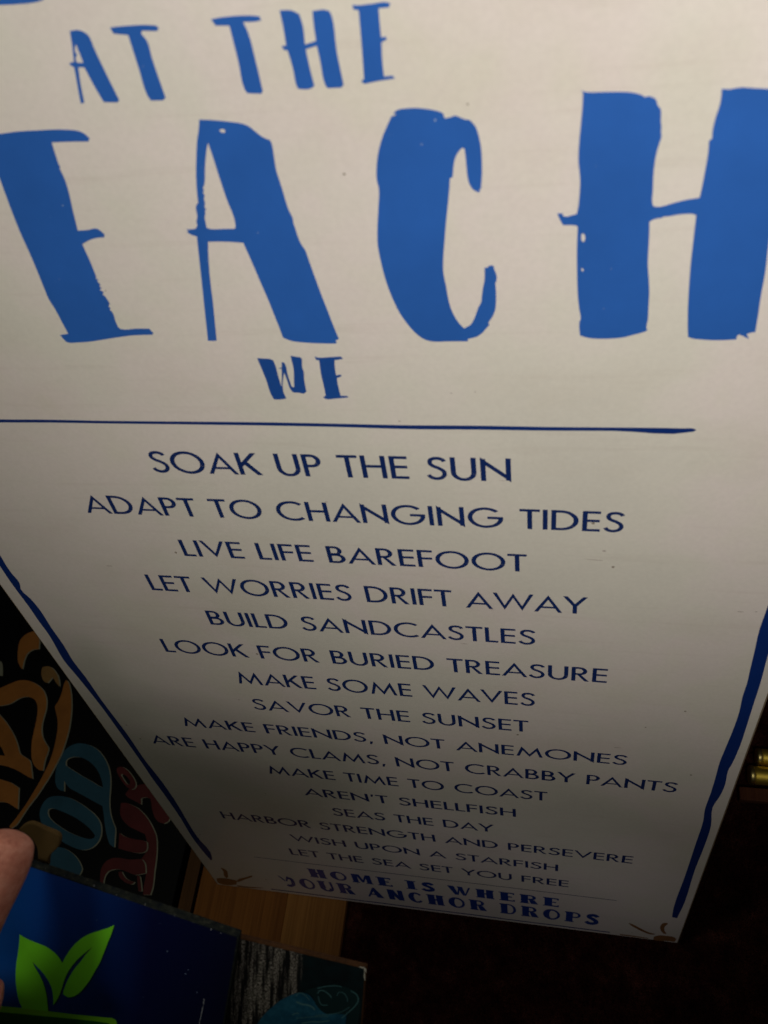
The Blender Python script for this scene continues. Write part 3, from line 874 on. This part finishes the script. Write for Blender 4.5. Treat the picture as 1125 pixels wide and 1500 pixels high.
def frame_from(p1, p2, z2, dz, down_px):
    """plane through two top-edge pixels; the down edge is made perpendicular to the top edge"""
    A = at_depth(*p1, z2 + dz)
    B = at_depth(*p2, z2)
    e1 = (B - A)
    L = e1.length
    e1.normalize()
    r0 = ray(*p2) * z2
    lo, hi = z2 * .7, z2 * 2.2
    f = lambda z: (CAM + ray(*down_px) * z - B).dot(e1)
    flo = f(lo)
    for _ in range(60):
        mid = (lo + hi) / 2
        if (f(mid) > 0) == (flo > 0):
            lo = mid
        else:
            hi = mid
    e2 = (CAM + ray(*down_px) * lo - B).normalized()
    n = e1.cross(e2)
    if n.dot(CAM - B) < 0:
        n = -n
    return A, B, e1, e2, n, L


A, B, e1, e2, bn, L = frame_from((45, 1268), (350, 1372), .42, .016, (329, 1497))


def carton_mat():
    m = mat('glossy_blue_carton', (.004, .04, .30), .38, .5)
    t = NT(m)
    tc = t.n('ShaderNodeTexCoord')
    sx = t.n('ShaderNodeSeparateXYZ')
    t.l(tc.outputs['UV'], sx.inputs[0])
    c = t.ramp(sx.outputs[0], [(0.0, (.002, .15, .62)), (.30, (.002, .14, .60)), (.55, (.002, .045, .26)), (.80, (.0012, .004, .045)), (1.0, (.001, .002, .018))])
    v = t.coord()
    sp = t.noise(v, 620, 1)
    a = t.n('ShaderNodeMath', operation='GREATER_THAN')
    a.inputs[1].default_value = .80
    t.l(sp, a.inputs[0])
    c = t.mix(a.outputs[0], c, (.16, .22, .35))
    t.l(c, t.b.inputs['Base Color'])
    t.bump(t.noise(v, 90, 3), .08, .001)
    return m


carton = thing('blue_carton', 'flat glossy blue carton with a green leaf emblem held at lower left', 'carton', A)
LEFTX, DOWN, THK = .11, .125, .0045
o = A - e1 * LEFTX
CARTON_EDGE = mat('worn_carton_edge', (.05, .055, .045), .9, .04)
t = NT(CARTON_EDGE)
v = t.coord((40, 40, 40))
t.l(t.ramp(t.noise(v, 9, 5, .7), [(.3, (.004, .007, .012)), (.55, (.018, .021, .018)), (.8, (.07, .07, .055))]), t.b.inputs['Base Color'])
cb = box_mesh('body', o - bn * THK, e1 * (L + LEFTX), e2 * DOWN, bn * THK, CARTON_EDGE, carton, .0007)
fl = Flat()
W_ = L + LEFTX
fl.v = [o + bn * .0001 + e1 * .0008 + e2 * .0008, o + bn * .0001 + e1 * (W_ - .0008) + e2 * .0008, o + bn * .0001 + e1 * (W_ - .0008) + e2 * DOWN, o + bn * .0001 + e1 * .0008 + e2 * DOWN]
fl.f = [(0, 1, 2, 3)]
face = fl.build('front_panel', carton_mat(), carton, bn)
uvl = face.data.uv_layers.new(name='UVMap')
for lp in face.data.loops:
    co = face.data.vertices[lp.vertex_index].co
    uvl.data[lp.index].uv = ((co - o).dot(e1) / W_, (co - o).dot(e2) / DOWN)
BP0 = A


def bproj(pts, off):
    return [on_plane(x, y, BP0 + bn * off, bn) for x, y in pts]


LEAF = ink_mat('leaf_green_print', (.24, .90, .03), .4, .4, .12)
LEAFSH = mat('emblem_dark_blue', (.002, .008, .035), .45, .4)
LIME = ink_mat('lime_band_print', (.26, .74, .02), .4, .4, .12)
DGREEN = mat('dark_green_print', (.006, .12, .016), .4, .4)
leaf = [(108, 707), (128, 721), (150, 733), (190, 750), (230, 765), (262, 780), (290, 800), (310, 818), (326, 838), (342, 864), (360, 830), (384, 793), (408, 765), (432, 742), (462, 720), (495, 704), (530, 692), (562, 682), (598, 670), (627, 657), (612, 705), (592, 752), (570, 810), (545, 868), (520, 912), (494, 958), (465, 998), (435, 1030), (408, 1047), (380, 1054), (358, 1046), (345, 1034), (352, 1008), (365, 972), (385, 935), (410, 895), (440, 860), (470, 820), (508, 777), (478, 800), (448, 825), (420, 852), (395, 882), (370, 920), (353, 960), (340, 1002), (325, 1045), (308, 1075), (292, 1098), (292, 1065), (290, 1035), (283, 1002), (268, 968), (248, 936), (225, 908), (200, 882), (178, 858), (191, 886), (208, 915), (226, 948), (241, 985), (253, 1030), (260, 1080), (265, 1130), (190, 1122), (122, 1113), (108, 1085), (98, 1050), (90, 1005), (86, 965), (86, 910), (90, 860), (97, 820), (102, 780), (106, 740)]
Lp = smooth_outline(px(leaf, 3.75, 0, 1180), 3, 40)
fl = Flat()
fl.poly([bproj([(x + 1.5, y + 1.2) for x, y in Lp], .00018)])
fl.build('leaf_shadow_print', LEAFSH, carton, bn)
fl = Flat()
fl.poly([bproj(Lp, .0003)])
fl.build('leaf_emblem', LEAF, carton, bn)
fl = Flat()
fl.poly([bproj(px([(-200, 1085), (38, 1104), (120, 1111), (265, 1129), (400, 1146), (540, 1160), (615, 1167), (636, 1178), (648, 1212), (655, 1300), (-200, 1300)], 3.75, 0, 1180), .00022)])
fl.build('lime_band', LIME, carton, bn)
fl = Flat()
fl.poly([bproj(px([(-200, 1115), (15, 1136), (120, 1146), (265, 1160), (400, 1172), (520, 1185), (598, 1196), (610, 1215), (618, 1300), (-200, 1300)], 3.75, 0, 1180), .00036)])
fl.build('green_band', DGREEN, carton, bn)
# worn white crease near the right end
WORN = mat('worn_white_card', (.30, .32, .36), .8, .2)
fl = Flat()
rr = random.Random(5)
for i in range(46):
    s = rr.random()
    x, y = 299.5 - s * 8 + rr.gauss(0, .5), 1463 + s * 40
    if rr.random() < .25:
        s = rr.random()
        x, y = 50 + s * 298 + rr.gauss(0, 1), 1265.5 + s * 110 + rr.gauss(0, .7)
    w, h = rr.uniform(.3, .8), rr.uniform(.5, 1.6)
    fl.poly([bproj([(x - w, y), (x, y - h), (x + w, y + .2), (x + .1, y + h)], .0004)])
fl.build('worn_crease', WORN, carton, bn)['kind'] = 'stuff'

# dark panel with a teal picture, just behind the carton
pn = bn.copy()
P0 = A - bn * .0085
A2, B2 = on_plane(345, 1372, P0, pn), on_plane(537, 1418, P0, pn)
f1 = (B2 - A2).normalized()
L2 = (B2 - A2).length
f2 = f1.cross(pn)
if f2.dot(e2) < 0:
    f2 = -f2


def streak_mat():
    m = mat('black_distressed_print', (.004, .004, .004), .6, .15)
    t = NT(m)
    tc = t.n('ShaderNodeTexCoord')
    mp = t.n('ShaderNodeMapping')
    mp.inputs['Scale'].default_value = (1, 1, 1)
    t.l(tc.outputs['UV'], mp.inputs['Vector'])

    def sc(a, b):
        q = t.n('ShaderNodeMapping')
        q.inputs['Scale'].default_value = (a, b, 1)
        t.l(tc.outputs['UV'], q.inputs['Vector'])
        return q.outputs['Vector']
    col = t.noise(sc(26, 1.6), 1.0, 3, .6)
    brk = t.noise(sc(170, 45), 1.0, 5, .85)
    k = t.n('ShaderNodeMath', operation='MULTIPLY')
    r1 = t.ramp(col, [(.44, grey(0)), (.56, grey(1))])
    r2 = t.ramp(brk, [(.50, grey(0)), (.56, grey(1))])
    t.l(r1, k.inputs[0])
    t.l(r2, k.inputs[1])
    c = t.mix(k.outputs[0], (.003, .003, .0035), (.34, .31, .26))
    sx = t.n('ShaderNodeSeparateXYZ')
    t.l(tc.outputs['UV'], sx.inputs[0])
    edge = t.ramp(sx.outputs[0], [(.485, grey(0)), (.53, grey(1))])
    g = t.noise(sc(9, 9), 1.0, 3, .6)
    teal = t.ramp(g, [(.35, (.0015, .004, .005)), (.65, (.002, .009, .011))])
    c = t.mix(edge, c, teal)
    t.l(c, t.b.inputs['Base Color'])
    return m


panel = thing('dark_art_panel', 'black distressed panel with a teal round motif at the bottom edge beside the blue carton', 'art panel', A2)
LX = .05
po = A2 - f1 * LX
PEDGE = wood_mat('panel_brown_edge', (.06, .026, .010), (.03, .013, .005), 13)
PT = .003
box_mesh('backing', po - pn * PT, f1 * (L2 + LX), f2 * .06, pn * PT, PEDGE, panel, .0006)
fl = Flat()
W2 = L2 + LX
q0 = po + pn * .0001
fl.v = [q0 + f1 * .0007 + f2 * .0007, q0 + f1 * (W2 - .0007) + f2 * .0007, q0 + f1 * (W2 - .0007) + f2 * .0592, q0 + f1 * .0007 + f2 * .0592]
fl.f = [(0, 1, 2, 3)]
pf = fl.build('printed_face', streak_mat(), panel, pn)
uvl = pf.data.uv_layers.new(name='UVMap')
for lp in pf.data.loops:
    co = pf.data.vertices[lp.vertex_index].co
    uvl.data[lp.index].uv = ((co - A2).dot(f1) / L2, (co - A2).dot(f2) / L2)


def pproj(pts, off):
    return [on_plane(x, y, A2 + pn * off, pn) for x, y in pts]


MOTIF = mat('teal_motif', (.01, .09, .15), .6, .2)
t = NT(MOTIF)
v = t.coord()
t.l(t.ramp(t.noise(v, 45, 5, .7), [(.35, (.002, .018, .035)), (.52, (.004, .05, .09)), (.72, (.02, .11, .17))]), t.b.inputs['Base Color'])
MOTIFD = mat('dark_teal_motif', (.002, .014, .016), .6, .2)
MLINE = mat('pale_teal_line', (.05, .13, .14), .6, .2)
fl = Flat()
fl.poly([pproj(smooth_outline(px([(170, 800), (210, 735), (260, 675), (310, 632), (370, 585), (430, 555), (500, 532), (560, 540), (600, 575), (640, 640), (700, 690), (780, 690), (860, 660), (850, 760), (840, 830), (170, 830)], 5.114, 340, 1350), 3), .0002)])
fl.build('motif_print', MOTIF, panel, pn)
fl = Flat()
fl.poly([pproj(smooth_outline(px([(540, 520), (600, 500), (680, 484), (770, 478), (850, 490), (920, 525), (955, 570), (960, 640), (945, 760), (940, 830), (850, 830), (860, 700), (780, 690), (700, 690), (640, 640), (600, 560)], 5.114, 340, 1350), 3), .0003)])
fl.build('motif_print', MOTIFD, panel, pn)


def line_px(fl, pts, w, off):
    P = path(pts, w)
    for q in P:
        fl.poly([pproj(q, off)])


fl = Flat()
for i, (pts, w) in enumerate((([(480, 600), (520, 618), (565, 625), (600, 640), (620, 662)], 11), ([(478, 560), (500, 535), (530, 540), (555, 560), (580, 590)], 5), ([(640, 540), (655, 518), (690, 520), (725, 545), (745, 570)], 6),
                              ([(645, 560), (655, 600), (675, 625), (715, 625)], 5), ([(640, 500), (700, 486), (770, 480), (820, 488)], 5), ([(785, 555), (800, 530), (835, 535), (860, 570), (865, 600)], 4),
                              ([(890, 520), (930, 545), (945, 590), (915, 640), (870, 680), (820, 725)], 6), ([(450, 700), (480, 686), (500, 690)], 6), ([(620, 705), (720, 695), (810, 680), (880, 640)], 4),
                              ([(480, 725), (600, 715), (720, 712)], 4), ([(520, 762), (600, 750), (660, 752), (730, 742)], 8))):
    line_px(fl, px(pts, 5.114, 340, 1350), w / 5.114, .0005 + i * .00002)
fl.build('motif_line', MLINE, panel, pn)
fl = Flat()
for (x, y, w, h) in ((531, 1417.5, 4, 1.4), (535, 1421, 2.2, 3.5), (534, 1430, 1.3, 7), (528, 1416.5, 3, .8)):
    fl.poly([pproj([(x - w, y), (x - w * .3, y - h), (x + w * .6, y - h * .6), (x + w * .8, y + h), (x - w * .2, y + h * .7)], .0008)])
fl.build('worn_corner', mat('worn_cream_corner', (.30, .29, .24), .8, .2), panel, pn)

# tan tab clipped behind the carton's top edge
tab = thing('tan_tab', 'small rounded tan tab sticking up behind the blue carton beside the thumb', 'tab', A)
outl = smooth_outline(px([(285, 300), (320, 262), (370, 226), (415, 210), (460, 207), (510, 218), (560, 240), (620, 268), (680, 295), (745, 318), (805, 347), (840, 375), (855, 410), (856, 450), (845, 495), (822, 540), (785, 580), (742, 620), (712, 655), (697, 700), (692, 790), (530, 790), (548, 700), (547, 640), (542, 570), (522, 510), (500, 470), (470, 425), (432, 390), (360, 340)], 9.375, 0, 1180), 3, 60)
tp = A - bn * .0105
bm = bmesh.new()
vt = [bm.verts.new(on_plane(x, y, tp, bn)) for x, y in outl]
f = bm.faces.new(vt)
f.normal_update()
if f.normal.dot(bn) < 0:
    f.normal_flip()
r = bmesh.ops.extrude_face_region(bm, geom=[f])
nv = [g for g in r['geom'] if isinstance(g, bmesh.types.BMVert)]
bmesh.ops.translate(bm, verts=nv, vec=bn * .0022)
bmesh.ops.recalc_face_normals(bm, faces=bm.faces)
be = [e for e in bm.edges if all(v in nv for v in e.verts)]
bmesh.ops.bevel(bm, geom=be, offset=.0007, segments=3, affect='EDGES', profile=.5)
bmesh.ops.triangulate(bm, faces=[f for f in bm.faces if len(f.verts) > 4])
me = bpy.data.meshes.new('tab_body')
bm.to_mesh(me)
bm.free()
link('tab_body', me, TAN, tab)

# ------------------------------------------------------------------ the hand


def skin_mat():
    m = mat('skin', (.62, .30, .20), .5, .35)
    t = NT(m)
    t.b.inputs['Subsurface Weight'].default_value = .12
    t.b.inputs['Subsurface Radius'].default_value = (.9, .35, .2)
    t.b.inputs['Subsurface Scale'].default_value = .004
    v = t.coord()
    t.l(t.ramp(t.noise(v, 210, 6, .68), [(.3, (.42, .13, .085)), (.5, (.57, .215, .145)), (.68, (.66, .30, .215))]), t.b.inputs['Base Color'])
    w = t.noise(t.coord((1, 1, 1)), 420, 5, .7)
    t.bump(w, .55, .0009)
    return m


SKIN = skin_mat()
hand = thing('person', 'person whose hand grips the left end of the blue carton, thumb in front', 'person', at_depth(-150, 1520, .42))
hm = bpy.data.meshes.new('hand')
hv, he, hr = [], [], []


def chain(pts, start=None):
    prev = start
    for (x, y, z, r) in pts:
        hv.append(at_depth(x, y, z))
        hr.append(r)
        if prev is not None:
            he.append((prev, len(hv) - 1))
        prev = len(hv) - 1
    return prev


chain([(-210, 1560, .425, .026)])
wr = chain([(-330, 1700, .42, .024), (-480, 1880, .40, .027), (-640, 2080, .37, .033)], 0)
th0 = chain([(-140, 1500, .405, .018)], 0)
chain([(-62, 1402, .396, .0142), (-28, 1334, .399, .0124), (-10, 1298, .401, .0127), (6, 1260, .403, .0132), (15, 1237, .404, .0122), (22, 1219, .4045, .0088)], th0)
# index finger: comes round from behind the carton's left end, its tip resting on the front
chain([(-170, 1470, .412, .014), (-110, 1466, .400, .0095), (-50, 1462, .398, .0098), (-8, 1461, .402, .0092), (6, 1461, .4035, .0066)], 0)
# remaining fingers support the carton from behind
for k, (dx, dy) in enumerate(((-15, 50), (-20, 115), (-35, 170))):
    chain([(-205 + dx, 1540 + dy, .440, .013), (-140 + dx, 1500 + dy, .459, .0088), (-70 + dx, 1470 + dy, .464 + .003 * k, .0080), (-15 + dx, 1462 + dy, .462 + .004 * k, .0068)], 0)
hm.from_pydata([tuple(p) for p in hv], he, [])
ho = link('hand', hm, SKIN, hand)
ho.modifiers.new('skin', 'SKIN').use_smooth_shade = True
sl = hm.skin_vertices[0] if hm.skin_vertices else None
if sl is None:
    bpy.context.view_layer.objects.active = ho
    bm = bmesh.new()
    bm.from_mesh(hm)
    bm.verts.layers.skin.verify()
    bm.to_mesh(hm)
    bm.free()
    sl = hm.skin_vertices[0]
for i, r in enumerate(hr):
    sl.data[i].radius = (r, r)
sl.data[0].use_root = True
ss = ho.modifiers.new('sub', 'SUBSURF')
ss.levels = ss.render_levels = 3
dg = bpy.context.evaluated_depsgraph_get()
me2 = bpy.data.meshes.new_from_object(ho.evaluated_get(dg))
ho.modifiers.clear()
me2.name = 'hand'
ho.data = me2
me2.shade_smooth()
if not me2.materials:
    me2.materials.append(SKIN)
